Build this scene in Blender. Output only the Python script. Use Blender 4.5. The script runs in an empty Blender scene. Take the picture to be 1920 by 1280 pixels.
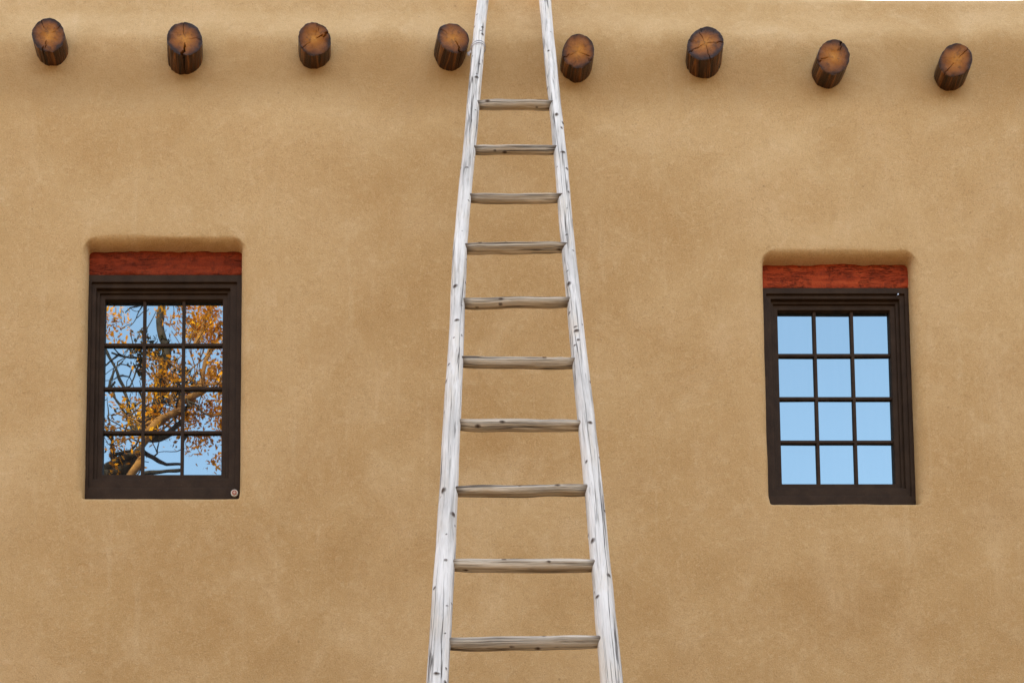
import bpy, math, random
import numpy as np
from mathutils import Vector, Matrix, noise as mn

random.seed(7)
rng = np.random.default_rng(11)
scene = bpy.context.scene
COL = scene.collection
WL = {}

# ---------------------------------------------------------------- helpers
def link(ob, world_loc=(0, 0, 0), parent=None):
    COL.objects.link(ob)
    wl = Vector(world_loc)
    WL[ob.name] = wl
    if parent is not None:
        ob.parent = parent
        ob.location = wl - WL[parent.name]
    else:
        ob.location = wl
    return ob

def empty(name, loc=(0, 0, 0), parent=None):
    ob = bpy.data.objects.new(name, None)
    ob.empty_display_size = 0.2
    return link(ob, loc, parent)

def mesh_obj(name, verts, faces, loc=(0, 0, 0), parent=None, mats=(), smooth=True, local=False):
    me = bpy.data.meshes.new(name)
    l = Vector(loc)
    v = [tuple(Vector(p) - l) for p in verts] if not local else [tuple(p) for p in verts]
    me.from_pydata(v, [], faces)
    for m in mats:
        me.materials.append(m)
    if smooth:
        me.polygons.foreach_set('use_smooth', [True] * len(me.polygons))
    me.update()
    ob = bpy.data.objects.new(name, me)
    return link(ob, loc, parent)

def bevel(ob, w=0.003, seg=2):
    b = ob.modifiers.new('bevel', 'BEVEL')
    b.width = w; b.segments = seg; b.limit_method = 'ANGLE'; b.angle_limit = math.radians(35)
    b.harden_normals = False

class NT:
    def __init__(self, name):
        self.m = bpy.data.materials.new(name)
        self.m.use_nodes = True
        self.n = self.m.node_tree.nodes
        self.l = self.m.node_tree.links
        self.n.clear()
        self.out = self.n.new('ShaderNodeOutputMaterial')
    def add(self, t, **kw):
        nd = self.n.new(t)
        for k, v in kw.items():
            setattr(nd, k, v)
        return nd
    def link(self, a, b):
        self.l.new(a, b)
    def noise(self, vec, scale, detail=4, rough=0.55, dist=0.0):
        nd = self.add('ShaderNodeTexNoise')
        nd.inputs['Scale'].default_value = scale
        nd.inputs['Detail'].default_value = detail
        nd.inputs['Roughness'].default_value = rough
        nd.inputs['Distortion'].default_value = dist
        self.link(vec, nd.inputs['Vector'])
        return nd.outputs['Fac']
    def mapping(self, vec, scale=(1, 1, 1), loc=(0, 0, 0)):
        nd = self.add('ShaderNodeMapping')
        nd.inputs['Scale'].default_value = scale
        nd.inputs['Location'].default_value = loc
        self.link(vec, nd.inputs['Vector'])
        return nd.outputs[0]
    def ramp(self, fac, stops):
        nd = self.add('ShaderNodeValToRGB')
        e = nd.color_ramp.elements
        while len(e) < len(stops):
            e.new(0.5)
        for i, (p, c) in enumerate(stops):
            e[i].position = p
            if not hasattr(c, '__len__'):
                c = (c, c, c)
            e[i].color = (*c[:3], 1)
        self.link(fac, nd.inputs[0])
        return nd.outputs[0]
    def mix(self, fac, a, b, mode='MIX'):
        nd = self.add('ShaderNodeMix', data_type='RGBA', blend_type=mode)
        for s, x in ((nd.inputs[0], fac), (nd.inputs[6], a), (nd.inputs[7], b)):
            if hasattr(x, 'is_output'):
                self.link(x, s)
            elif hasattr(x, '__len__'):
                s.default_value = (*x[:3], 1)
            else:
                s.default_value = x
        return nd.outputs[2]
    def math(self, op, a, b=0.0, c=None, clamp=False):
        nd = self.add('ShaderNodeMath', operation=op, use_clamp=clamp)
        xs = [a, b] + ([c] if c is not None else [])
        for i, x in enumerate(xs):
            if hasattr(x, 'is_output'):
                self.link(x, nd.inputs[i])
            else:
                nd.inputs[i].default_value = x
        return nd.outputs[0]
    def bump(self, h, strength, dist, prev=None):
        nd = self.add('ShaderNodeBump')
        nd.inputs['Strength'].default_value = strength
        nd.inputs['Distance'].default_value = dist
        self.link(h, nd.inputs['Height'])
        if prev is not None:
            self.link(prev, nd.inputs['Normal'])
        return nd.outputs[0]
    def principled(self, color, rough=0.9, normal=None, spec=0.3):
        b = self.add('ShaderNodeBsdfPrincipled')
        if hasattr(color, 'is_output'):
            self.link(color, b.inputs['Base Color'])
        else:
            b.inputs['Base Color'].default_value = (*color, 1)
        if hasattr(rough, 'is_output'):
            self.link(rough, b.inputs['Roughness'])
        else:
            b.inputs['Roughness'].default_value = rough
        b.inputs['Specular IOR Level'].default_value = spec
        if normal is not None:
            self.link(normal, b.inputs['Normal'])
        self.link(b.outputs[0], self.out.inputs[0])
        return b
    def obj(self):
        return self.add('ShaderNodeTexCoord').outputs['Object']
    def uv(self):
        return self.add('ShaderNodeTexCoord').outputs['UV']
    def geo(self):
        return self.add('ShaderNodeNewGeometry').outputs['Position']
    def attr(self, name):
        return self.add('ShaderNodeAttribute', attribute_name=name).outputs['Fac']

# ---------------------------------------------------------------- materials
def mat_stucco():
    t = NT('adobe_stucco')
    p = t.geo()
    big = t.noise(p, 0.75, 3, 0.55, 0.8)
    mid = t.noise(t.mapping(p, (1, 1, 0.8)), 2.8, 6, 0.66, 0.7)
    swp = t.noise(t.mapping(p, (1, 1, 1), (11, 4, 2)), 7.0, 4, 0.6, 1.0)
    sml = t.noise(p, 30, 4, 0.72, 0.3)
    grn = t.noise(p, 190, 2, 0.75)
    c = t.ramp(big, [(0.30, (0.51, 0.320, 0.138)), (0.50, (0.56, 0.367, 0.170)), (0.70, (0.62, 0.418, 0.206))])
    sep = t.add('ShaderNodeSeparateXYZ'); t.link(p, sep.inputs[0])
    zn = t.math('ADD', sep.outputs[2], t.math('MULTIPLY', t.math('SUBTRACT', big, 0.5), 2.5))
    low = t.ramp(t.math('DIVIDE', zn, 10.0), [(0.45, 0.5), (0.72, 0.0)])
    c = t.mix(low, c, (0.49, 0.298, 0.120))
    patch = t.ramp(mid, [(0.48, 0.0), (0.62, 0.20), (0.75, 0.5)])
    c = t.mix(patch, c, (0.69, 0.50, 0.285))
    c = t.mix(t.ramp(mid, [(0.28, 0.35), (0.46, 0.0)]), c, (0.46, 0.276, 0.108))
    c = t.mix(t.ramp(swp, [(0.56, 0.0), (0.70, 0.20)]), c, (0.71, 0.52, 0.305))
    st = t.noise(t.mapping(p, (14, 1, 0.9)), 1.6, 3, 0.6, 0.5)
    c = t.mix(t.ramp(st, [(0.58, 0.0), (0.75, 0.15)]), c, (0.73, 0.56, 0.35))
    c = t.mix(t.ramp(sml, [(0.28, 0.26), (0.47, 0.0)]), c, (0.40, 0.25, 0.11))
    c = t.mix(t.ramp(sml, [(0.54, 0.0), (0.72, 0.26)]), c, (0.74, 0.56, 0.34))
    c = t.mix(t.ramp(grn, [(0.28, 0.55), (0.46, 0.0)]), c, (0.30, 0.19, 0.088))
    c = t.mix(t.ramp(grn, [(0.55, 0.0), (0.72, 0.30)]), c, (0.82, 0.65, 0.44))
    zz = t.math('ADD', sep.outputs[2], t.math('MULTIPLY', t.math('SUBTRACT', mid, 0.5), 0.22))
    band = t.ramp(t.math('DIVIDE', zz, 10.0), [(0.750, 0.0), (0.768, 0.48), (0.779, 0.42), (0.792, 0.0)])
    c = t.mix(band, c, (0.35, 0.222, 0.098))  # weathering stain along the beams, with their shadow painted into it
    vo = t.add('ShaderNodeTexVoronoi'); vo.inputs['Scale'].default_value = 6.0; t.link(p, vo.inputs['Vector'])
    pit = t.ramp(vo.outputs['Distance'], [(0.02, 0.5), (0.04, 0.0)])
    c = t.mix(pit, c, (0.26, 0.16, 0.07))
    n = t.bump(mid, 0.28, 0.025)
    n = t.bump(swp, 0.22, 0.010, n)
    n = t.bump(sml, 0.45, 0.008, n)
    n = t.bump(grn, 0.7, 0.0035, n)
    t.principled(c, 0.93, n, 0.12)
    return t.m

def mat_weathered(name, cols, dark, tint, ktint=(0.07, 0.045, 0.03), grey=(0.42, 0.41, 0.39), gm=0.5):
    """sun-bleached wood with grain along V of the UV map (metres)"""
    t = NT(name)
    uv = t.uv()
    f = t.noise(t.mapping(uv, (60, 2.2, 1)), 1.0, 5, 0.65, 0.6)
    c = t.ramp(f, cols)
    wm = t.noise(t.mapping(uv, (16, 2.6, 1), (9, 1, 0)), 1.0, 4, 0.6, 0.4)
    c = t.mix(t.ramp(wm, [(0.50, 0.0), (0.66, 0.55)]), c, tint)
    bl = t.noise(t.mapping(uv, (10, 2.2, 1), (5, 5, 0)), 1.0, 4, 0.6)
    c = t.mix(t.ramp(bl, [(0.48, 0.0), (0.66, gm)]), c, grey)
    g = t.noise(t.mapping(uv, (190, 5, 1)), 1.0, 3, 0.7, 0.3)
    c = t.mix(t.ramp(g, [(0.32, 0.75), (0.43, 0.0)]), c, dark)
    cr = t.noise(t.mapping(uv, (42, 0.7, 1), (3, 8, 0)), 1.0, 4, 0.55, 0.25)
    crk = t.math('ABSOLUTE', t.math('SUBTRACT', cr, 0.5))
    crm = t.ramp(crk, [(0.0, 0.9), (0.008, 0.75), (0.018, 0.0)])
    gate = t.ramp(t.noise(t.mapping(uv, (14, 1.1, 1), (1, 2, 0)), 1.0, 2), [(0.45, 0.0), (0.52, 1.0)])
    crm = t.math('MULTIPLY', crm, gate)
    c = t.mix(crm, c, (0.06, 0.05, 0.045))
    k = t.math('ADD', t.attr('knot'), t.math('MULTIPLY', t.math('SUBTRACT', g, 0.5), 0.7))
    c = t.mix(t.ramp(k, [(0.16, 0.0), (0.44, 0.7), (0.72, 1.0)]), c, ktint)
    n = t.bump(f, 0.6, 0.005)
    n = t.bump(g, 0.6, 0.0022, n)
    inv = t.math('SUBTRACT', 1.0, crm)
    n = t.bump(inv, 0.9, 0.005, n)
    t.principled(c, 0.85, n, 0.2)
    return t.m

def mat_frame():
    t = NT('dark_brown_window_paint')
    p = t.geo()
    f = t.noise(p, 14, 4, 0.6)
    c = t.ramp(f, [(0.3, (0.027, 0.0148, 0.008)), (0.7, (0.046, 0.0265, 0.0145))])
    s = t.noise(p, 160, 2, 0.6)
    c = t.mix(t.ramp(s, [(0.6, 0.0), (0.8, 0.3)]), c, (0.12, 0.08, 0.045))
    n = t.bump(s, 0.25, 0.001)
    t.principled(c, 0.65, n, 0.12)
    return t.m

def mat_lintel(name, k=1.0):
    t = NT(name)
    p = t.geo()
    f = t.noise(t.mapping(p, (2.0, 8, 16)), 1.5, 5, 0.6, 1.2)
    c = t.ramp(f, [(0.30, (0.22 * k, 0.030 * k, 0.008 * k)), (0.5, (0.36 * k, 0.050 * k, 0.013 * k)), (0.72, (0.47 * k, 0.085 * k, 0.024 * k))])
    g = t.noise(t.mapping(p, (5, 20, 60)), 2.0, 4, 0.6, 1.0)
    crm = t.ramp(t.math('ABSOLUTE', t.math('SUBTRACT', g, 0.5)), [(0.0, 0.95), (0.022, 0.0)])
    gate = t.ramp(t.noise(p, 9, 2), [(0.48, 0.0), (0.56, 1.0)])
    crm = t.math('MULTIPLY', crm, gate)
    c = t.mix(crm, c, (0.025, 0.007, 0.004))
    bl = t.noise(p, 30, 5, 0.75)
    c = t.mix(t.ramp(bl, [(0.51, 0.0), (0.64, 0.65)]), c, (0.11, 0.018, 0.007))
    n = t.bump(f, 0.5, 0.006)
    n = t.bump(bl, 0.9, 0.012, n)
    n = t.bump(t.math('SUBTRACT', 1.0, crm), 0.8, 0.004, n)
    t.principled(c, 0.7, n, 0.12)
    return t.m

def mat_glass():
    t = NT('reflective_window_glass')
    p = t.geo()
    n = t.bump(t.noise(p, 6, 1, 0.5), 0.05, 0.004)
    g = t.add('ShaderNodeBsdfGlossy'); g.inputs['Color'].default_value = (0.275, 0.405, 0.48, 1)
    g.inputs['Roughness'].default_value = 0.008
    t.link(n, g.inputs['Normal'])
    d = t.add('ShaderNodeBsdfDiffuse')
    dirt = t.ramp(t.noise(t.mapping(p, (30, 1, 2)), 1.5, 4), [(0.3, (0.015, 0.02, 0.025)), (0.8, (0.14, 0.16, 0.18))])
    t.link(dirt, d.inputs['Color'])
    mx = t.add('ShaderNodeMixShader'); mx.inputs[0].default_value = 0.88
    t.link(d.outputs[0], mx.inputs[1]); t.link(g.outputs[0], mx.inputs[2])
    t.link(mx.outputs[0], t.out.inputs[0])
    return t.m

def mat_log_side():
    t = NT('dark_stained_log_side')
    p = t.obj()
    f = t.noise(t.mapping(p, (55, 55, 6)), 1.0, 5, 0.65, 0.5)
    c = t.ramp(f, [(0.38, (0.010, 0.004, 0.002)), (0.53, (0.055, 0.018, 0.005)), (0.70, (0.26, 0.095, 0.020))])
    k = t.attr('crack')
    c = t.mix(t.ramp(k, [(0.1, 0.0), (0.6, 0.95)]), c, (0.006, 0.004, 0.003))
    n = t.bump(f, 0.9, 0.008)
    t.principled(c, 0.34, n, 0.42)
    return t.m

def mat_log_end():
    t = NT('sawn_log_end_grain')
    p = t.obj()
    sep = t.add('ShaderNodeSeparateXYZ'); t.link(p, sep.inputs[0])
    x2 = t.math('MULTIPLY', sep.outputs[0], sep.outputs[0])
    y2 = t.math('MULTIPLY', sep.outputs[1], sep.outputs[1])
    r = t.math('SQRT', t.math('ADD', x2, y2))
    g2 = t.geo()
    rn = t.math('ADD', r, t.math('MULTIPLY', t.math('SUBTRACT', t.noise(g2, 20, 4, 0.6), 0.5), 0.05))
    c = t.ramp(t.math('MULTIPLY', rn, 10.0), [(0.02, (0.56, 0.235, 0.024)), (0.30, (0.37, 0.132, 0.009)), (0.56, (0.21, 0.066, 0.005)), (0.74, (0.020, 0.007, 0.002))])
    rings = t.math('SINE', t.math('MULTIPLY', t.math('ADD', r, t.math('MULTIPLY', t.noise(p, 12, 2), 0.012)), 1500))
    c = t.mix(t.ramp(rings, [(0.2, 0.0), (1.0, 0.3)]), c, (0.10, 0.034, 0.005))
    bl = t.noise(g2, 38, 5, 0.7)
    c = t.mix(t.ramp(bl, [(0.50, 0.0), (0.68, 0.65)]), c, (0.05, 0.017, 0.004))
    k = t.attr('crack')
    c = t.mix(t.ramp(k, [(0.25, 0.0), (0.7, 0.95)]), c, (0.008, 0.005, 0.003))
    n = t.bump(bl, 0.8, 0.006)
    t.principled(c, 0.48, n, 0.22)
    return t.m

def mat_simple(name, a, b, scale=20, rough=0.8, metallic=0.0):
    t = NT(name)
    p = t.geo()
    f = t.noise(p, scale, 4, 0.6)
    c = t.ramp(f, [(0.35, a), (0.65, b)])
    pb = t.principled(c, rough, t.bump(f, 0.3, 0.003), 0.3)
    pb.inputs['Metallic'].default_value = metallic
    return t.m

def mat_leaf(name, cols):
    t = NT(name)
    p = t.geo()
    f = t.noise(p, 2.4, 3, 0.6)
    c = t.ramp(f, cols)
    d = t.add('ShaderNodeBsdfDiffuse'); t.link(c, d.inputs[0])
    tr = t.add('ShaderNodeBsdfTranslucent'); t.link(c, tr.inputs[0])
    mx = t.add('ShaderNodeMixShader'); mx.inputs[0].default_value = 0.35
    t.link(d.outputs[0], mx.inputs[1]); t.link(tr.outputs[0], mx.inputs[2])
    t.link(mx.outputs[0], t.out.inputs[0])
    return t.m

M_ST = mat_stucco()
M_RAIL = mat_weathered('bleached_pole_wood', [(0.32, (0.46, 0.44, 0.40)), (0.44, (0.68, 0.66, 0.62)), (0.60, (0.83, 0.81, 0.77))], (0.24, 0.22, 0.19), (0.68, 0.60, 0.48))
M_RUNG = mat_weathered('weathered_rung_wood', [(0.30, (0.18, 0.14, 0.095)), (0.46, (0.42, 0.35, 0.26)), (0.64, (0.72, 0.64, 0.52))], (0.08, 0.058, 0.04), (0.47, 0.34, 0.20), grey=(0.42, 0.39, 0.35), gm=0.45)
M_FR = mat_frame(); M_LI = mat_lintel('red_lintel_wood_shaded', 0.66); M_LI2 = mat_lintel('red_painted_lintel_wood', 1.0); M_GL = mat_glass()  # left lintel: same red wood with shade put into its colour
M_LS = mat_log_side(); M_LE = mat_log_end()
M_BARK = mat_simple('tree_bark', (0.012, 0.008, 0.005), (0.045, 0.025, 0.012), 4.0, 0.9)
M_BARKG = mat_simple('bark_painted_sunlit', (0.09, 0.032, 0.007), (0.30, 0.12, 0.022), 5.0, 0.9)  # lit copy of the bark, sun's gold painted into the colour
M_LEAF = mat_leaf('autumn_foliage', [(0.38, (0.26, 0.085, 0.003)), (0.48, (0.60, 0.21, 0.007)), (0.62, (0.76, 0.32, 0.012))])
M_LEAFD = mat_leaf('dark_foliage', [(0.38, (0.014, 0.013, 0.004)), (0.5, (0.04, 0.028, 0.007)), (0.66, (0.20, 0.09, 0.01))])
M_GROUND = mat_simple('sandy_earth', (0.15, 0.11, 0.07), (0.22, 0.165, 0.11), 0.9, 0.95)
M_BLOCKER = mat_simple('sky_blocker_slope', (0.020, 0.024, 0.012), (0.060, 0.052, 0.026), 0.35, 0.95)  # dark surface of the slope added to hold back low sky
M_ROOF = mat_simple('roof_gravel', (0.20, 0.17, 0.14), (0.32, 0.28, 0.24), 8, 0.95)
M_WIRE = mat_simple('galvanised_wire', (0.35, 0.36, 0.40), (0.6, 0.62, 0.66), 60, 0.4, 0.8)
M_BADGE_R = mat_simple('badge_ring', (0.55, 0.50, 0.42), (0.7, 0.65, 0.55), 200, 0.5)
M_BADGE_C = mat_simple('badge_centre', (0.30, 0.07, 0.04), (0.50, 0.20, 0.12), 400, 0.5)

# ---------------------------------------------------------------- building
building = empty('adobe_building', (0, 4, 0))
building["label"] = "tan stuccoed adobe building with protruding beams and small paned windows"
building["category"] = "building"

K = []
for lam, amp, n in ((1.8, 0.0060, 5), (0.8, 0.0034, 6), (0.36, 0.0012, 8), (0.17, 0.0004, 8)):
    for _ in range(n):
        a = rng.uniform(0, math.pi); ph = rng.uniform(0, 6.28); l = lam * rng.uniform(0.75, 1.3)
        K.append((2 * math.pi / l * math.cos(a), 2 * math.pi / l * math.sin(a), ph, amp))
OPEN = [dict(x0=-1.358, x1=-0.626, z0=5.584, z1=6.860), dict(x0=1.852, x1=2.552, z0=5.555, z1=6.792)]
def und(x, z):
    x = np.asarray(x, float); z = np.asarray(z, float)
    o = np.zeros(np.broadcast(x, z).shape)
    for kx, kz, ph, am in K:
        o = o + am * np.sin(kx * x + kz * z + ph)
    return o
def sstep(a, b, x):
    t = np.clip((x - a) / (b - a), 0, 1)
    return t * t * (3 - 2 * t)
def wall_y(x, z):
    y = und(x, z) * (1 - 0.75 * sstep(7.92, 8.08, z))
    for o in OPEN:   # calmer plaster around the openings so the reveals stay even
        m = sstep(o['x0'] - 0.35, o['x0'] - 0.02, x) * (1 - sstep(o['x1'] + 0.02, o['x1'] + 0.35, x)) * sstep(o['z0'] - .35, o['z0'] - .02, z) * (1 - sstep(o['z1'] + .05, o['z1'] + .4, z))
        y = y * (1 - 0.8 * m)
    y = y - 0.036 * sstep(7.56, 7.90, z + 0.03 * np.sin(x * 1.9)) + 0.085 * sstep(7.84, 8.15, z)
    for o in OPEN:   # plaster eyebrow over each opening
        m = sstep(o['x0'] - 0.14, o['x0'] + 0.04, x) * (1 - sstep(o['x1'] - 0.04, o['x1'] + 0.14, x))
        y = y - 0.006 * m * np.exp(-((z - o['z1'] - 0.05) / 0.09) ** 2)
    return y

st = 0.0125
xs = np.concatenate([np.arange(-7, -2.2, 0.24), np.arange(-2.2, 3.6, st), np.arange(3.6, 9.01, 0.27)])
zs = np.concatenate([np.arange(0, 4.4, 0.2), np.arange(4.4, 8.105, st)])
nx, nz = len(xs), len(zs)
XX, ZZ = np.meshgrid(xs, zs)
YY = wall_y(XX, ZZ)
V = [np.stack([XX.ravel(), YY.ravel(), ZZ.ravel()], 1)]
RA = 0.15
topz = zs[-1]
def crest(x):
    return 0.08 * (1 - sstep(0.9, 2.8, x)) - 0.014 + 0.0015 * np.sin(x * 5.1)
arc_rows = 14
ytop = wall_y(xs, np.full(nx, topz))
for i in range(1, arc_rows + 1):
    a = math.pi * i / arc_rows
    V.append(np.stack([xs, ytop + RA * (1 - math.cos(a)), topz + crest(xs) * math.sin(min(a, math.pi / 2)) + RA * math.sin(a)], 1))
V.append(np.stack([xs, ytop + 2 * RA, np.full(nx, 7.5)], 1))
rows = nz + arc_rows + 1
faces = []
holes = []
for o in OPEN:
    i0 = int(np.searchsorted(xs, o['x0'] - 0.14)); i1 = int(np.searchsorted(xs, o['x1'] + 0.14))
    j0 = int(np.searchsorted(zs, o['z0'] - 0.12)); j1 = int(np.searchsorted(zs, o['z1'] + 0.18))
    holes.append((i0, i1, j0, j1))
for j in range(rows - 1):
    for i in range(nx - 1):
        skip = False
        for (i0, i1, j0, j1) in holes:
            if i0 <= i < i1 and j0 <= j < j1:
                skip = True; break
        if not skip:
            a = j * nx + i
            faces.append((a, a + 1, a + 1 + nx, a + nx))
base = rows * nx
extra = []
for o, (i0, i1, j0, j1) in zip(OPEN, holes):
    loop = [(i, j0) for i in range(i0, i1)] + [(i1, j) for j in range(j0, j1)] + [(i, j1) for i in range(i1, i0, -1)] + [(i0, j) for j in range(j1, j0, -1)]
    N = len(loop)
    cx, cz = (o['x0'] + o['x1']) / 2, (o['z0'] + o['z1']) / 2
    hx, hz = (o['x1'] - o['x0']) / 2, (o['z1'] - o['z0']) / 2
    X0, X1, Z0, Z1 = xs[i0], xs[i1], zs[j0], zs[j1]
    outer, par, uw = [], [], []
    for (i, j) in loop:
        ox, oz = xs[i], zs[j]
        u = 2 * (ox - X0) / (X1 - X0) - 1; w = 2 * (oz - Z0) / (Z1 - Z0) - 1
        top = float(sstep(0.80, 0.99, np.array(w))); bot = float(sstep(0.90, 0.995, np.array(-w)))
        rd = 0.042 * (1 - top - bot) + 0.030 * top + 0.018 * bot
        ry = 0.046 * (1 - top - bot) + 0.048 * top + 0.018 * bot
        nz_ = 1 + 0.5 * mn.noise(Vector((ox * 5, oz * 5, 9)))
        outer.append((ox, oz)); par.append((rd * nz_, ry)); uw.append((u, w))
    def pos(k, d):
        """point of the rounded opening outline grown by d"""
        u, w = uw[k]
        HX, HZ = hx + d, hz + d
        px, pz = u * HX, w * HZ
        rc = (0.024 + d * 2.4) if w > 0 else (0.010 + d)
        if abs(px) > HX - rc and abs(pz) > HZ - rc:
            ccx = math.copysign(HX - rc, px); ccz = math.copysign(HZ - rc, pz)
            dx, dz = px - ccx, pz - ccz
            L = math.hypot(dx, dz) or 1
            px, pz = ccx + dx / L * rc, ccz + dz / L * rc
        dn = 0.008 * mn.noise(Vector((px * 6, pz * 6, o['x0']))) + 0.002 * mn.noise(Vector((px * 25, pz * 25, 3)))
        dn *= min(1.0, 0.4 + d / 0.03)
        return cx + px * (1 + dn), cz + pz * (1 + dn)
    ringids = []
    def ring(fn):
        ids = []
        for k in range(N):
            extra.append(fn(k)); ids.append(base + len(extra) - 1)
        ringids.append(ids)
    def f0(k):
        x, z = pos(k, 0); return (x, 0.17, z)
    ring(f0)
    NS = 10
    for s in range(NS + 1):
        ph = math.pi / 2 * s / NS
        def fn(k, ph=ph):
            rd, ry = par[k]
            x, z = pos(k, rd * (1 - math.cos(ph)))
            return (x, float(wall_y(x, z)) * (0.25 + 0.75 * math.sin(ph)) + ry * (1 - math.sin(ph)), z)
        ring(fn)
    for s in range(1, 7):
        def fn(k, s=s):
            rd, ry = par[k]
            ax, az = pos(k, rd); bx, bz = outer[k]
            f = s / 7
            x, z = ax + (bx - ax) * f, az + (bz - az) * f
            return (x, float(wall_y(x, z)), z)
        ring(fn)
    ringids.append([j * nx + i for (i, j) in loop])
    for a, b in zip(ringids[:-1], ringids[1:]):
        for k in range(N):
            k2 = (k + 1) % N
            faces.append((b[k], b[k2], a[k2], a[k]))
V = np.concatenate(V + [np.array(extra)], 0)
V[:, 1] -= 4.0
wall_me = bpy.data.meshes.new('wall')
wall_me.vertices.add(len(V)); wall_me.vertices.foreach_set('co', V.astype(np.float32).ravel())
fa = np.array(faces, np.int32)
wall_me.loops.add(fa.size); wall_me.loops.foreach_set('vertex_index', fa.ravel())
wall_me.polygons.add(len(fa)); wall_me.polygons.foreach_set('loop_start', np.arange(0, fa.size, 4, dtype=np.int32))
wall_me.polygons.foreach_set('use_smooth', np.ones(len(fa), bool))
wall_me.materials.append(M_ST)
wall_me.update(calc_edges=True); wall_me.validate()
wall = bpy.data.objects.new('wall', wall_me)
link(wall, (0, 4, 0), building)
wall["label"] = "hand-trowelled tan stucco wall with rounded window openings"

def box(x0, x1, y0, y1, z0, z1):
    v = [(x0, y0, z0), (x1, y0, z0), (x1, y1, z0), (x0, y1, z0), (x0, y0, z1), (x1, y0, z1), (x1, y1, z1), (x0, y1, z1)]
    f = [(0, 3, 2, 1), (4, 5, 6, 7), (0, 1, 5, 4), (1, 2, 6, 5), (2, 3, 7, 6), (3, 0, 4, 7)]
    return v, f
def join(parts):
    V_, F_ = [], []
    for v, f in parts:
        o = len(V_); V_ += list(v); F_ += [tuple(i + o for i in q) for q in f]
    return V_, F_
v, f = join([box(-7, -6.7, 0.16, 8, 0, 7.9), box(8.7, 9, 0.16, 8, 0, 7.9), box(-6.7, 8.7, 7.7, 8.0, 0, 7.9)])
sw = mesh_obj('side_wall', v, f, (0, 4, 0), building, [M_ST], smooth=False); bevel(sw, 0.06, 3)
v, f = box(-6.75, 8.75, 0.2, 7.8, 7.3, 7.52)
mesh_obj('roof', v, f, (0, 4, 0), building, [M_ROOF], smooth=False)

# ---------------------------------------------------------------- windows
def rect_frame(x0, x1, z0, z1, l, r, t, b, y0, y1):
    o = [(x0, z0), (x1, z0), (x1, z1), (x0, z1)]
    i = [(x0 + l, z0 + b), (x1 - r, z0 + b), (x1 - r, z1 - t), (x0 + l, z1 - t)]
    v = [(x, y0, z) for x, z in o] + [(x, y0, z) for x, z in i] + [(x, y1, z) for x, z in o] + [(x, y1, z) for x, z in i]
    f = []
    for k in range(4):
        k2 = (k + 1) % 4
        f.append((k, k2, 4 + k2, 4 + k))
        f.append((8 + k2, 8 + k, 12 + k, 12 + k2))
        f.append((k2, k, 8 + k, 8 + k2))
        f.append((4 + k, 4 + k2, 12 + k2, 12 + k))
    return v, f

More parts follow.
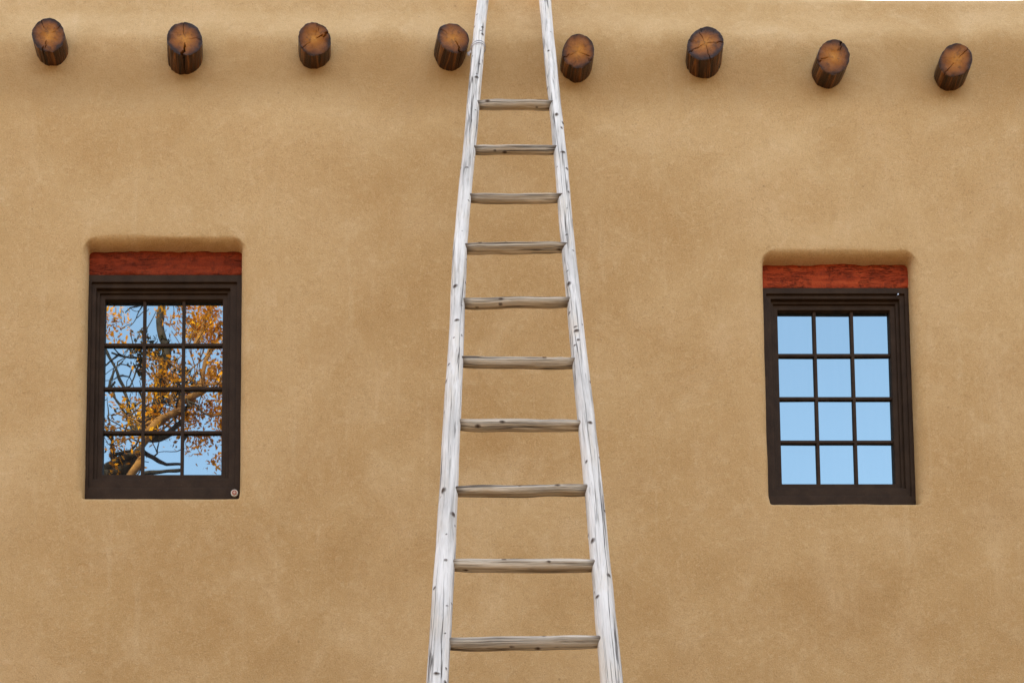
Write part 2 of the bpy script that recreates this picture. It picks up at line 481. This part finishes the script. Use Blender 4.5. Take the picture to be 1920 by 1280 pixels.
DY = 0.010
def sx_(x): return x * 1.0017
def sz_(z): return 1.6 + (z - 1.6) * 1.0017
def window(fx0, fx1, fz0, fz1, gx0, gx1, gz0, gz1, lint, seed, lmat):
    fx0, fx1, gx0, gx1 = map(sx_, (fx0, fx1, gx0, gx1)); fz0, fz1, gz0, gz1 = map(sz_, (fz0, fz1, gz0, gz1))
    lx0, lx1 = map(sx_, lint[:2]); lz0, lz1 = map(sz_, lint[2:])
    c = ((fx0 + fx1) / 2, 0.06, fz0)
    w = empty('window', c, building)
    s = 0.028
    sx0, sx1, sz0, sz1 = gx0 - s, gx1 + s, gz0 - s, gz1 + s
    a, b = 0.010, 0.006
    e = 0.008
    L_, R_, T_, B_ = sx0 - a - fx0 + e, fx1 - sx1 - a + e, fz1 - sz1 - a, sz0 - a - fz0 + 0.02
    p0 = rect_frame(fx0 - e, fx1 + e, fz0 - 0.02, fz1, L_, R_, T_, B_, 0.056 + DY, 0.135 + DY)
    p00 = rect_frame(fx0 - e - .001, fx1 + e + .001, fz0 - 0.021, fz1 + .001, L_ * .5, R_ * .5, T_ * .62, B_ * .68, 0.047 + DY, 0.100 + DY)
    v, f = join([p0, p00])
    cas = mesh_obj('frame', v, f, c, w, [M_FR], smooth=False); bevel(cas, 0.003, 2)
    p1 = rect_frame(sx0 - a - b, sx1 + a + b, sz0 - a - b, sz1 + a + b, a + b + 0.004, a + b + 0.004, a + b + 0.004, a + b + 0.004, 0.070 + DY, 0.130 + DY)
    p2 = rect_frame(sx0, sx1, sz0, sz1, s, s, s, s, 0.079 + DY, 0.125 + DY)
    v, f = join([p1, p2])
    sash = mesh_obj('sash', v, f, c, w, [M_FR], smooth=False); bevel(sash, 0.003, 2)
    mt = 0.0150
    parts = []
    for k in (1, 2):
        x = gx0 + (gx1 - gx0) * k / 3
        parts.append(box(x - mt / 2, x + mt / 2, 0.089 + DY, 0.12 + DY, gz0 - 0.006, gz1 + 0.006))
    for k in (1, 2, 3):
        z = gz0 + (gz1 - gz0) * k / 4
        parts.append(box(gx0 - 0.006, gx1 + 0.006, 0.0905 + DY, 0.119 + DY, z - mt / 2, z + mt / 2))
    v, f = join(parts)
    mu = mesh_obj('glazing_bars', v, f, c, w, [M_FR], smooth=False); bevel(mu, 0.0025, 2)
    random.seed(seed)
    vv, ff = [], []
    for i in range(3):
        for j in range(4):
            xa = gx0 + (gx1 - gx0) * i / 3; xb = gx0 + (gx1 - gx0) * (i + 1) / 3
            za = gz0 + (gz1 - gz0) * j / 4; zb = gz0 + (gz1 - gz0) * (j + 1) / 4
            tx, tz = random.uniform(-.0005, .0005), random.uniform(-.0005, .0005)
            o_ = len(vv)
            Y = 0.10 + DY
            vv += [(xa, Y - tx - tz, za), (xb, Y + tx - tz, za), (xb, Y + tx + tz, zb), (xa, Y - tx + tz, zb)]
            ff.append((o_, o_ + 1, o_ + 2, o_ + 3))
    mesh_obj('glass', vv, ff, c, w, [M_GL], smooth=False)
    n = 90
    V_, F_ = [], []
    prof = []
    hh = (lz1 - lz0) / 2
    NP = 40
    for k in range(NP):
        a_ = 2 * math.pi * k / NP
        cc, ss = math.cos(a_), math.sin(a_)
        q = 0.25
        prof.append((math.copysign(abs(cc) ** q, cc) * 0.045, math.copysign(abs(ss) ** q, ss) * (hh + 0.002)))
    for i in range(n + 1):
        x = lx0 + (lx1 - lx0) * i / n
        for (py, pz) in prof:
            d = 0.009 * mn.noise(Vector((x * 6, py * 20, pz * 18 + seed))) + 0.005 * mn.noise(Vector((x * 24, py * 40, pz * 50 + seed)))
            V_.append((x, 0.094 + DY + py + d, (lz0 + lz1) / 2 + pz + d * 0.7))
    for i in range(n):
        for k in range(NP):
            k2 = (k + 1) % NP
            F_.append((i * NP + k, i * NP + k2, (i + 1) * NP + k2, (i + 1) * NP + k))
    F_.append(tuple(range(NP))); F_.append(tuple(n * NP + k for k in range(NP - 1, -1, -1)))
    mesh_obj('lintel', V_, F_, c, w, [lmat])
    return w, c

w1, c1 = window(-1.352, -0.628, 5.584, 6.731, -1.283, -0.720, 5.751, 6.634, (-1.362, -0.619, 6.735, 6.868), 1, M_LI)
w1["label"] = "dark brown twelve-pane window reflecting a golden tree under red lintel"
w2, c2 = window(1.857, 2.541, 5.555, 6.665, 1.932, 2.469, 5.705, 6.579, (1.847, 2.551, 6.668, 6.800), 2, M_LI2)
w2["label"] = "dark brown twelve-pane window reflecting clear blue sky under red lintel"

def disc(cx, cy, cz, r, y_front, depth, n=28):
    v, f = [], []
    for k in range(n):
        a = 2 * math.pi * k / n
        v.append((cx + r * math.cos(a), y_front, cz + r * math.sin(a)))
    for k in range(n):
        a = 2 * math.pi * k / n
        v.append((cx + r * math.cos(a), y_front + depth, cz + r * math.sin(a)))
    f.append(tuple(range(n)))
    for k in range(n):
        f.append((k, k + n, (k + 1) % n + n, (k + 1) % n))
    return v, f
bx, bz = sx_(-0.652), sz_(5.634)
yb = DY
v1, f1 = disc(bx, 0, bz, 0.0165, 0.040 + yb, 0.013)
v2, f2 = disc(bx, 0, bz, 0.0115, 0.0375 + yb, 0.004)
v3, f3 = join([box(bx - .006, bx + .006, 0.0365 + yb, 0.039 + yb, bz - .0012, bz + .0012), box(bx - .0012, bx + .0012, 0.0360 + yb, 0.039 + yb, bz - .007, bz + .005)])
Vb, Fb = join([(v1, f1), (v2, f2), (v3, f3)])
badge = mesh_obj('badge', Vb, Fb, c1, w1, [M_BADGE_R, M_BADGE_C], smooth=False)
for i, p in enumerate(badge.data.polygons):
    p.material_index = 1 if len(f1) <= i < len(f1) + len(f2) else 0
hx_, hz_ = sx_(2.498), sz_(6.632)
hk = join([disc(hx_, 0, hz_, 0.0028, 0.044 + yb, 0.010), box(hx_ - .004, hx_ - .002, 0.042 + yb, 0.052 + yb, hz_ - .008, hz_ + .001)])
mesh_obj('hook', hk[0], hk[1], c2, w2, [M_WIRE], smooth=False)

# ---------------------------------------------------------------- roof beams (vigas)
BEAMS = [
    ((-1.533, 7.809), (-1.535, 7.820), 0.0780, [(250, .07, .35, .012), (120, .035, .5, .006), (35, .03, .3, .005)]),
    ((-0.891, 7.790), (-0.903, 7.795), 0.0830, [(268, .13, .30, .022), (95, .035, .2, .006), (10, .03, .3, .006)]),
    ((-0.277, 7.790), (-0.282, 7.808), 0.0760, [(25, .09, .10, .014), (75, .03, .3, .006), (215, .03, .4, .005)]),
    ((0.378, 7.796), (0.361, 7.798), 0.0750, [(300, .08, .25, .015), (150, .03, .4, .006)]),
    ((0.967, 7.728), (0.970, 7.744), 0.0750, [(205, .04, .3, .007), (330, .04, .2, .008)]),
    ((1.566, 7.766), (1.581, 7.764), 0.0850, [(0, .035, .0, .009), (205, .04, .0, .010), (110, .025, .0, .008), (285, .03, .1, .008), (55, .02, .2, .005), (160, .02, .3, .005)]),
    ((2.168, 7.698), (2.170, 7.714), 0.0770, [(55, .08, .5, .012), (190, .035, .3, .006)]),
    ((2.745, 7.681), (2.759, 7.698), 0.0745, [(40, .04, .3, .007), (230, .035, .2, .008)]),
]
YF = -0.105
NB = 200
for bi, (fc, bc, R, cracks) in enumerate(BEAMS):
    A = Vector((fc[0], YF, fc[1])); B = Vector((bc[0], 0.0, bc[1]))
    d = (A - B).normalized()
    verts, faces_, crackv, midx = [], [], [], []
    def rad(th, bi=bi, R=R):
        q = Vector((math.cos(th) * 1.3, math.sin(th) * 1.3, bi * 3.7))
        return R * (1 + 0.06 * mn.noise(q) + 0.03 * mn.noise(q * 4))
    def crackness(th, fr):
        c_, dep = 0, 0
        for (ad, w, inner, dp) in cracks:
            a = math.radians(ad) + 0.3 * mn.noise(Vector((fr * 4, ad, bi)))
            dd = abs((th - a + math.pi) % (2 * math.pi) - math.pi)
            if fr >= inner:
                ww = w * (0.35 + 0.65 * (fr - inner) / (1 - inner + 1e-6)) / max(fr, .15) * 0.6
                k = max(0, 1 - dd / ww)
                k = k ** 0.7
                c_ = max(c_, k); dep = max(dep, dp * k)
        return c_, dep
    frs = [0.04, 0.12, 0.2, 0.3, 0.4, 0.5, 0.6, 0.7, 0.8, 0.88, 0.94, 0.985]
    verts.append((0, 0, 0)); crackv.append(0)
    for fr in frs:
        for k in range(NB):
            th = 2 * math.pi * k / NB
            c_, dep = crackness(th, fr)
            r = rad(th) * fr
            zz = 0.003 * mn.noise(Vector((r * math.cos(th) * 30, r * math.sin(th) * 30, bi))) - (0.0006 if fr > .97 else 0)
            verts.append((r * math.cos(th), r * math.sin(th), zz - dep)); crackv.append(c_)
    for k in range(NB):
        faces_.append((0, 1 + k, 1 + (k + 1) % NB)); midx.append(0)
    for j in range(len(frs) - 1):
        for k in range(NB):
            k2 = (k + 1) % NB
            a = 1 + j * NB; b = 1 + (j + 1) * NB
            faces_.append((a + k, b + k, b + k2, a + k2)); midx.append(0)
    zl = [-0.002, -0.005, -0.01, -0.02, -0.035, -0.05, -0.07, -0.09, -0.11, -0.14, -0.2, -0.32]
    off = len(verts)
    for j, z_ in enumerate(zl):
        for k in range(NB):
            th = 2 * math.pi * k / NB
            c_, dep = crackness(th, 1.0)
            fade = max(0, 1 + z_ / 0.13) if dep > 0.012 else max(0, 1 + z_ / 0.07)
            r = rad(th) * (1 + 0.012 * mn.noise(Vector((math.cos(th) * 2, math.sin(th) * 2, z_ * 14 + bi)))) - dep * 0.6 * fade
            r += 0.0016 * mn.noise(Vector((math.cos(th) * 12, math.sin(th) * 12, z_ * 6)))
            verts.append((r * math.cos(th), r * math.sin(th), z_)); crackv.append(c_ * fade)
    last = 1 + (len(frs) - 1) * NB
    seq = [last] + [off + j * NB for j in range(len(zl))]
    for a, b in zip(seq[:-1], seq[1:]):
        for k in range(NB):
            k2 = (k + 1) % NB
            faces_.append((a + k, b + k, b + k2, a + k2)); midx.append(1)
    ob = mesh_obj('roof_beam', verts, faces_, A, building, [M_LE, M_LS], local=True)
    at = ob.data.attributes.new('crack', 'FLOAT', 'POINT'); at.data.foreach_set('value', crackv)
    ob.data.polygons.foreach_set('material_index', midx)
    ob.data.set_sharp_from_angle(angle=math.radians(40))
    zax = d; xax = Vector((1, 0, 0)); xax = (xax - zax * xax.dot(zax)).normalized(); yax = zax.cross(xax)
    ob.rotation_euler = Matrix((xax, yax, zax)).transposed().to_euler()
    ob["label"] = "dark stained round log beam end sticking out of the stucco"

# ---------------------------------------------------------------- ladder
CY, CZ = -5.9, 1.6
SC = 0.975
def lad(s, x):
    return Vector((x * SC, (5.55 - 0.151 * s) * SC + CY, (5.60 - 0.363 * s) * SC + CZ))
S_END = (5.60 + 1.6 / SC) / 0.363
foot = lad(S_END, 0.40); foot.z = 0
ladder = empty('wooden_ladder', foot)
ladder["label"] = "tall tapering ladder of bleached peeled poles leaning on the adobe wall"
ladder["category"] = "ladder"
SL = [(-5.6, .640), (-2.75, .536), (0, .446), (3, .356), (6, .290), (9, .220), (13, .118), (20.2, -.05)]
SR = [(-5.6, .850), (-2.75, .832), (0, .820), (3, .800), (6, .788), (9, .767), (13, .738), (20.2, .69)]
WLp = [(-5.6, .026), (-2.75, .0285), (0, .0275), (4, .0300), (6, .0325), (9, .0360), (13, .040), (20.2, .046)]
def interp(tab, s):
    return float(np.interp(s, [a for a, b in tab], [b for a, b in tab]))
def rail_c(tab, s, seed):
    x = interp(tab, s)
    x += 0.005 * mn.noise(Vector((s * 0.55, seed, 0))) + 0.0015 * mn.noise(Vector((s * 2.1, seed, 5)))
    return lad(s, x) + Vector((0, 0.006 * mn.noise(Vector((s * 0.5, seed, 9))), 0))

def tube(name, pts, radii, nseg, parent, mat, seed, knots=(), squash=(1, 1), sq=1.0, up=Vector((0, -1, 0)), rough=0.05, loc=None, dark_ends=0.0):
    n = len(pts)
    verts, fs, kn, uvv = [], [], [], []
    vl = 0
    total = sum((pts[i] - pts[i - 1]).length for i in range(1, n))
    circ = 2 * math.pi * (sum(radii) / n)
    for i in range(n):
        t = (pts[min(i + 1, n - 1)] - pts[max(i - 1, 0)]).normalized()
        if i: vl += (pts[i] - pts[i - 1]).length
        e1 = (up - t * up.dot(t)).normalized(); e2 = t.cross(e1)
        for k in range(nseg + 1):
            th = 2 * math.pi * k / nseg + math.pi
            cc, ss = math.cos(th), math.sin(th)
            cs = math.copysign(abs(cc) ** sq, cc); s_ = math.copysign(abs(ss) ** sq, ss)
            if k == nseg:
                verts.append(verts[i * (nseg + 1)]); kn.append(kn[i * (nseg + 1)])
            else:
                q = Vector((cc * 1.2, ss * 1.2, vl * 1.6 + seed * 9))
                r = radii[i] * (1 + rough * mn.noise(q) + rough * 0.5 * mn.noise(Vector((cc * 4, ss * 4, vl * 2 + seed))) + rough * .2 * mn.noise(Vector((cc * 3, ss * 3, vl * 20))))
                kk = 0
                if dark_ends:
                    ee = min(vl, total - vl)
                    kk = max(0, 0.7 * (1 - ee / (dark_ends * (1 + .5 * mn.noise(Vector((cc * 2, ss * 2, seed)))))))
                for (kv, ka, ks, el) in knots:
                    dv = abs(vl - kv)
                    if dv < ks * 5:
                        da = abs((th - ka + math.pi) % (2 * math.pi) - math.pi) * radii[i]
                        dd = math.hypot(dv * el, da) / ks
                        if dd < 3:
                            kk = max(kk, max(0, 1 - dd * 0.6))
                            r += ks * 0.35 * math.exp(-dd * dd * .8) - ks * 0.2 * math.exp(-dd * dd * 5)
                verts.append(pts[i] + e1 * (cs * r * squash[0]) + e2 * (s_ * r * squash[1])); kn.append(kk)
            uvv.append((k / nseg * circ, vl))
    W = nseg + 1
    for i in range(n - 1):
        for k in range(nseg):
            fs.append((i * W + k, i * W + k + 1, (i + 1) * W + k + 1, (i + 1) * W + k))
    c0 = len(verts); verts.append(pts[0]); kn.append(0); uvv.append((0, 0))
    c1_ = len(verts); verts.append(pts[-1]); kn.append(0); uvv.append((0, vl))
    for k in range(nseg):
        fs.append((c0, k + 1, k)); fs.append((c1_, (n - 1) * W + k, (n - 1) * W + k + 1))
    o = Vector(loc) if loc is not None else WL[parent.name]
    me = bpy.data.meshes.new(name)
    me.from_pydata([tuple(v - o) for v in verts], [], fs)
    uvl = me.uv_layers.new(name='UVMap')
    vi = np.empty(len(me.loops), np.int32); me.loops.foreach_get('vertex_index', vi)
    uvl.data.foreach_set('uv', (np.array(uvv)[vi] + np.array([seed * 1.7, seed * 3.1])).astype(np.float32).ravel())
    at = me.attributes.new('knot', 'FLOAT', 'POINT'); at.data.foreach_set('value', kn)
    me.materials.append(mat)
    me.polygons.foreach_set('use_smooth', [True] * len(me.polygons))
    me.update()
    return link(bpy.data.objects.new(name, me), o, parent)

for tab, seed in ((SL, 1.3), (SR, 4.6)):
    ss_ = np.arange(-5.0, S_END - 0.02, 0.018)
    pts = [rail_c(tab, s, seed) for s in ss_]
    rad_ = [interp(WLp, s) * SC * (1.0 if tab is SL else 0.97) * (1 + 0.05 * mn.noise(Vector((s * .8, seed, 2)))) for s in ss_]
    random.seed(int(seed * 10))
    total = sum((pts[i] - pts[i - 1]).length for i in range(1, len(pts)))
    kn = []; v_ = 0.1
    while v_ < total:
        kn.append((v_, random.uniform(-1.4, 1.4) if random.random() < .8 else random.uniform(1.4, 5), random.choice((.0035, .0045, .006, .0078)) * random.uniform(.9, 1.15), random.uniform(.5, 1.4)))
        v_ += random.choice((0.03, 0.06, 0.10, 0.16)) * random.uniform(.8, 1.2)
    tube('rail', pts, rad_, 52, ladder, M_RAIL, seed, kn, squash=(0.95, 1.0), sq=0.88, rough=0.07)

random.seed(5)
for s in range(0, 20):
    s_eff = s * 1.004
    xl = interp(SL, s_eff); xr = interp(SR, s_eff)
    a = lad(s_eff, xl + 0.004); b = lad(s_eff + random.uniform(-.03, .03), xr - 0.004)
    a.y -= 0.004; b.y -= 0.004
    n = 60
    r0 = (0.0178 + 0.0002 * s) * random.uniform(0.95, 1.06)
    pts, rr = [], []
    bow = random.uniform(-.004, .004)
    for i in range(n + 1):
        f = i / n
        p = a.lerp(b, f)
        p.z += bow * math.sin(math.pi * f) + 0.004 * mn.noise(Vector((f * 3, s, 1)))
        pts.append(p)
        e = min(f, 1 - f)
        taper = 0.86 + 0.14 * min(1, e / 0.16)
        rr.append(r0 * taper * (1 + 0.08 * mn.noise(Vector((f * 5, s, 4)))))
    kn = [(random.uniform(.05, .4), random.uniform(-1.4, 1.4), random.uniform(.003, .006), .6) for _ in range(3)]
    tube('rung', pts, rr, 32, ladder, M_RUNG, 10 + s * 0.77, kn, squash=(1.0, 1.0), sq=1.0, rough=0.12, dark_ends=0.06)

P0 = Vector((0.378 + 0.068, -0.05, 7.775)); P1 = rail_c(SL, -1.35, 1.3) + Vector((-0.03, 0.0, 0))
pts = []
for i in range(61):
    f = i / 60
    p = P0.lerp(P1, f) + Vector((0, 0.004 * math.sin(f * 25), 0.008 * math.sin(f * 19) - 0.012 * math.sin(math.pi * f)))
    pts.append(p)
q0 = P1 + Vector((0.03, 0, 0))
for i in range(1, 50):
    a = 2 * math.pi * i / 25 + math.pi
    pts.append(q0 + Vector((0.034 * math.cos(a), 0.034 * math.sin(a), 0.0004 * i)))
wire = tube('wire_tie', pts, [0.0018] * len(pts), 8, None, M_WIRE, 1, (), up=Vector((0, 0, 1)), rough=0, loc=P0)
wire["label"] = "twisted grey wire tying the ladder pole to a beam"
wire["category"] = "wire"

# ---------------------------------------------------------------- tree across the yard (seen in the window reflection)
tree = empty('autumn_tree', (-5.3, -8.6, 0))
tree["label"] = "tall sunlit tree with golden leaves, seen reflected in the window"
tree["category"] = "tree"
TV, TF, TM = [], [], []
LV, LF, LM = [], [], []
def limb(pts, r0, r1, seg=9, m=0):
    n = len(pts); o = len(TV)
    for i, p in enumerate(pts):
        t = (pts[min(i + 1, n - 1)] - pts[max(i - 1, 0)]).normalized()
        u = Vector((0, 1, 0)) if abs(t.y) < .9 else Vector((1, 0, 0))
        e1 = (u - t * u.dot(t)).normalized(); e2 = t.cross(e1)
        r = r0 + (r1 - r0) * i / (n - 1)
        for k in range(seg):
            a = 2 * math.pi * k / seg
            rr = r * (1 + 0.2 * mn.noise(p * 4 + Vector((math.cos(a), math.sin(a), 0))))
            TV.append(p + e1 * math.cos(a) * rr + e2 * math.sin(a) * rr)
    for i in range(n - 1):
        for k in range(seg):
            k2 = (k + 1) % seg
            TF.append((o + i * seg + k, o + i * seg + k2, o + (i + 1) * seg + k2, o + (i + 1) * seg + k)); TM.append(m)
def leaves(p, n, spread, m=0):
    for _ in range(n):
        c = p + Vector((random.gauss(0, spread), random.gauss(0, spread), random.gauss(0, spread)))
        if c.x > 3.2: continue
        a = Vector((random.gauss(0, 1), random.gauss(0, 1), random.gauss(0, 1))).normalized() * random.uniform(.018, .036)
        b = Vector((random.gauss(0, 1), random.gauss(0, 1), random.gauss(0, 1))).normalized() * random.uniform(.010, .020)
        o = len(LV)
        LV.extend([c - a, c + b, c + a, c - b]); LF.append((o, o + 1, o + 2, o + 3)); LM.append(m)
def curve_pts(ctrl, n):
    out = []
    P = [ctrl[0]] + list(ctrl) + [ctrl[-1]]
    for s in range(len(ctrl) - 1):
        p0, p1, p2, p3 = P[s], P[s + 1], P[s + 2], P[s + 3]
        for i in range(n):
            t = i / n
            out.append(0.5 * ((2 * p1) + (p2 - p0) * t + (2 * p0 - 5 * p1 + 4 * p2 - p3) * t * t + (3 * p1 - p0 - 3 * p2 + p3) * t ** 3))
    out.append(ctrl[-1].copy())
    return out
def branch(p, d, L, r, depth, leafy, m):
    n = max(4, int(L / 0.08)); pts = [p.copy()]
    dd = d.normalized()
    for i in range(n):
        dd = (dd + Vector((random.gauss(0, .22), random.gauss(0, .22), random.gauss(0, .2) + .02))).normalized()
        pts.append(pts[-1] + dd * (L / n))
    limb(pts, r, max(r * .35, .004), 7 if r > .03 else 5, m)
    if depth > 0:
        for _ in range(random.randint(2, 3)):
            i = random.randint(int(n * .25), n)
            nd = (dd * .6 + Vector((random.gauss(0, .7), random.gauss(0, .5), random.gauss(0.1, .6)))).normalized()
            branch(pts[i], nd, L * random.uniform(.45, .7), r * .55, depth - 1, leafy, m)
    if depth <= 1 and random.random() < leafy:
        for q in pts[len(pts) // 3:]:
            if random.random() < 0.5:
                leaves(q, random.randint(6, 14), 0.06)
random.seed(21)
T = lambda x, y, z: Vector((x, y, z))
main = [
    ([T(-5.3, -8.6, -.1), T(-5.1, -8.6, 2.5), T(-5.35, -8.5, 5.5), T(-4.9, -8.3, 8.2), T(-4.6, -8.1, 9.6)], .34, .15, .0, 0, 5),
    ([T(-4.6, -8.1, 9.6), T(-3.9, -8.05, 11.15), T(-3.3, -8.0, 11.38), T(-2.95, -8.0, 11.50), T(-2.56, -8, 11.86), T(-2.36, -8, 12.2), T(-2.27, -8, 12.74), T(-2.4, -8, 13.4), T(-2.2, -8, 14.4)], .125, .03, .10, 0, 5),
    ([T(-4.6, -8.1, 9.6), T(-3.5, -7.9, 10.4), T(-2.8, -7.8, 11.25), T(-2.45, -7.8, 11.75), T(-2.09, -7.8, 11.95), T(-1.68, -7.8, 12.24), T(-1.1, -7.8, 12.9)], .05, .028, .5, 1, 7),
    ([T(-4.6, -8.3, 8.4), T(-4.9, -8.4, 10.2), T(-4.6, -8.5, 12.0), T(-4.9, -8.4, 14.0)], .16, .03, .5, 0, 5),
    ([T(-5.2, -8.5, 6.0), T(-6.2, -8.7, 8.0), T(-6.8, -8.9, 10.0), T(-7.4, -9, 12.0)], .14, .03, .6, 0, 5),
    ([T(-2.09, -7.8, 11.95), T(-1.95, -7.8, 12.5), T(-1.8, -7.85, 13.1), T(-1.5, -7.9, 13.9)], .035, .015, .9, 1, 7),
    ([T(-2.62, -8, 11.8), T(-2.75, -8, 12.3), T(-3.1, -8.05, 13.0), T(-3.2, -8.1, 13.8)], .022, .010, .1, 0, 8),
    ([T(-3.3, -8.0, 11.35), T(-2.8, -7.9, 11.62), T(-2.3, -7.9, 11.72), T(-1.9, -7.9, 12.1)], .05, .02, .1, 0, 8),
    ([T(-3.6, -8.0, 10.6), T(-3.0, -7.9, 11.1), T(-2.6, -7.9, 11.25), T(-2.2, -7.9, 11.3)], .05, .014, .0, 0, 10),
]
for ctrl, r0, r1, lf, m, step in main:
    pts = curve_pts(ctrl, 12)
    for i_, p_ in enumerate(pts):
        if 3 < i_:
            p_ += Vector((0.05 * mn.noise(p_ * 2.2), 0, 0.06 * mn.noise(p_ * 2.2 + Vector((9, 9, 9)))))
    limb(pts, r0, r1, 12, m)
    if lf > 0:
        for i in range(6, len(pts), step):
            d = Vector((random.gauss(0.1, .8), random.gauss(0, .5), random.gauss(.35, .6)))
            rr = max((r0 + (r1 - r0) * i / len(pts)) * .35, .010)
            branch(pts[i], d, random.uniform(.4, 1.0), rr, 2, lf, m)
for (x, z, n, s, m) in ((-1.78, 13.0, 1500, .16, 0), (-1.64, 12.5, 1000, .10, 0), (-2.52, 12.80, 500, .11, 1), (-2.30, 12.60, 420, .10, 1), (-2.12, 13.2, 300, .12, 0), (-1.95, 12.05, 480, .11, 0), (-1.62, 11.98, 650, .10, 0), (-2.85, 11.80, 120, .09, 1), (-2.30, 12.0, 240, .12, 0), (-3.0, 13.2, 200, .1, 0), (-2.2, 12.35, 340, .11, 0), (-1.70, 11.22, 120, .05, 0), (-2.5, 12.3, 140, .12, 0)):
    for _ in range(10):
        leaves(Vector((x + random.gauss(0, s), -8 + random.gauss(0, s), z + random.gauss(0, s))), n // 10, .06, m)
org = WL[tree.name]
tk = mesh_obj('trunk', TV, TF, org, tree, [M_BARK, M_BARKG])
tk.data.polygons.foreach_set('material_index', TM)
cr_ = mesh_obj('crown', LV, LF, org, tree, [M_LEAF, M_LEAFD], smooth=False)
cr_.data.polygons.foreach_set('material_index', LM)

# ---------------------------------------------------------------- ground and an unseen slope added to block low sky light
v = [(-2500, -2500, 0), (2500, -2500, 0), (2500, 2500, 0), (-2500, 2500, 0)]
g = mesh_obj('ground', v, [(0, 1, 2, 3)], (0, 0, 0), None, [M_GROUND], smooth=False)
g["kind"] = "structure"; g["label"] = "bare sandy earth yard"; g["category"] = "ground"
hv, hf = [], []
NA, NR = 120, 16
for i in range(NA + 1):
    an = math.radians(-190 + 200 * i / NA)
    for j in range(NR + 1):
        rr = 24 + 60 * (j / NR) ** 1.3
        f_ = j / NR
        h = 15.5 * float(sstep(0, 0.55, np.array(f_))) + 7 * f_ - 0.3
        h += (1.6 * mn.noise(Vector((math.cos(an) * rr * .12, math.sin(an) * rr * .12, 0))) + .8 * mn.noise(Vector((math.cos(an) * rr * .5, math.sin(an) * rr * .5, 3)))) * min(1, f_ * 6)
        hv.append((rr * math.cos(an), -2 + rr * math.sin(an), h))
for i in range(NA):
    for j in range(NR):
        a = i * (NR + 1) + j
        hf.append((a, a + 1, a + NR + 2, a + NR + 1))
hl = mesh_obj('sky_blocker_hill', hv, hf, (0, 0, 0), None, [M_BLOCKER])
hl["kind"] = "structure"; hl["label"] = "dark slope added out of view to block low sky light"; hl["category"] = "sky_blocker_hill"

# ---------------------------------------------------------------- light
SUN_EL = math.radians(42); SUN_ROT = math.radians(-14)
w = bpy.data.worlds.new('World'); scene.world = w; w.use_nodes = True
nt = w.node_tree
bg = nt.nodes['Background']
sky = nt.nodes.new('ShaderNodeTexSky'); sky.sky_type = 'NISHITA'; sky.sun_disc = False
sky.sun_elevation = SUN_EL; sky.sun_rotation = SUN_ROT
sky.air_density = 1.15; sky.dust_density = 1.6; sky.ozone_density = 1.0
wb = nt.nodes.new('ShaderNodeMix'); wb.data_type = 'RGBA'; wb.blend_type = 'MULTIPLY'; wb.inputs[0].default_value = 1
wb.inputs[7].default_value = (1.35, 1.0, 0.74, 1)     # daylight balanced for open shade
nt.links.new(sky.outputs[0], wb.inputs[6])
nt.links.new(wb.outputs[2], bg.inputs[0]); bg.inputs[1].default_value = 0.88
sd = bpy.data.lights.new('sun', 'SUN'); sd.energy = 14; sd.angle = math.radians(0.5); sd.color = (1.0, 0.80, 0.56)
so = bpy.data.objects.new('sun', sd); COL.objects.link(so)
dirv = Vector((math.sin(SUN_ROT) * math.cos(SUN_EL), math.cos(SUN_ROT) * math.cos(SUN_EL), math.sin(SUN_EL)))
so.rotation_euler = dirv.to_track_quat('Z', 'Y').to_euler()
so.location = (0, 20, 20)

# ---------------------------------------------------------------- camera
cd = bpy.data.cameras.new('camera'); cam = bpy.data.objects.new('camera', cd); COL.objects.link(cam)
cam.location = (0, CY, CZ); cam.rotation_euler = (math.radians(94.8), 0, 0)
cd.sensor_width = 36; cd.sensor_fit = 'HORIZONTAL'; cd.lens = 2500 / 1920 * 36
cd.shift_x = 260 / 1920; cd.shift_y = 1691 / 1920
cd.clip_start = 0.05; cd.clip_end = 8000
scene.camera = cam
scene.view_settings.view_transform = 'Standard'
scene.view_settings.look = 'None'
scene.view_settings.exposure = 0
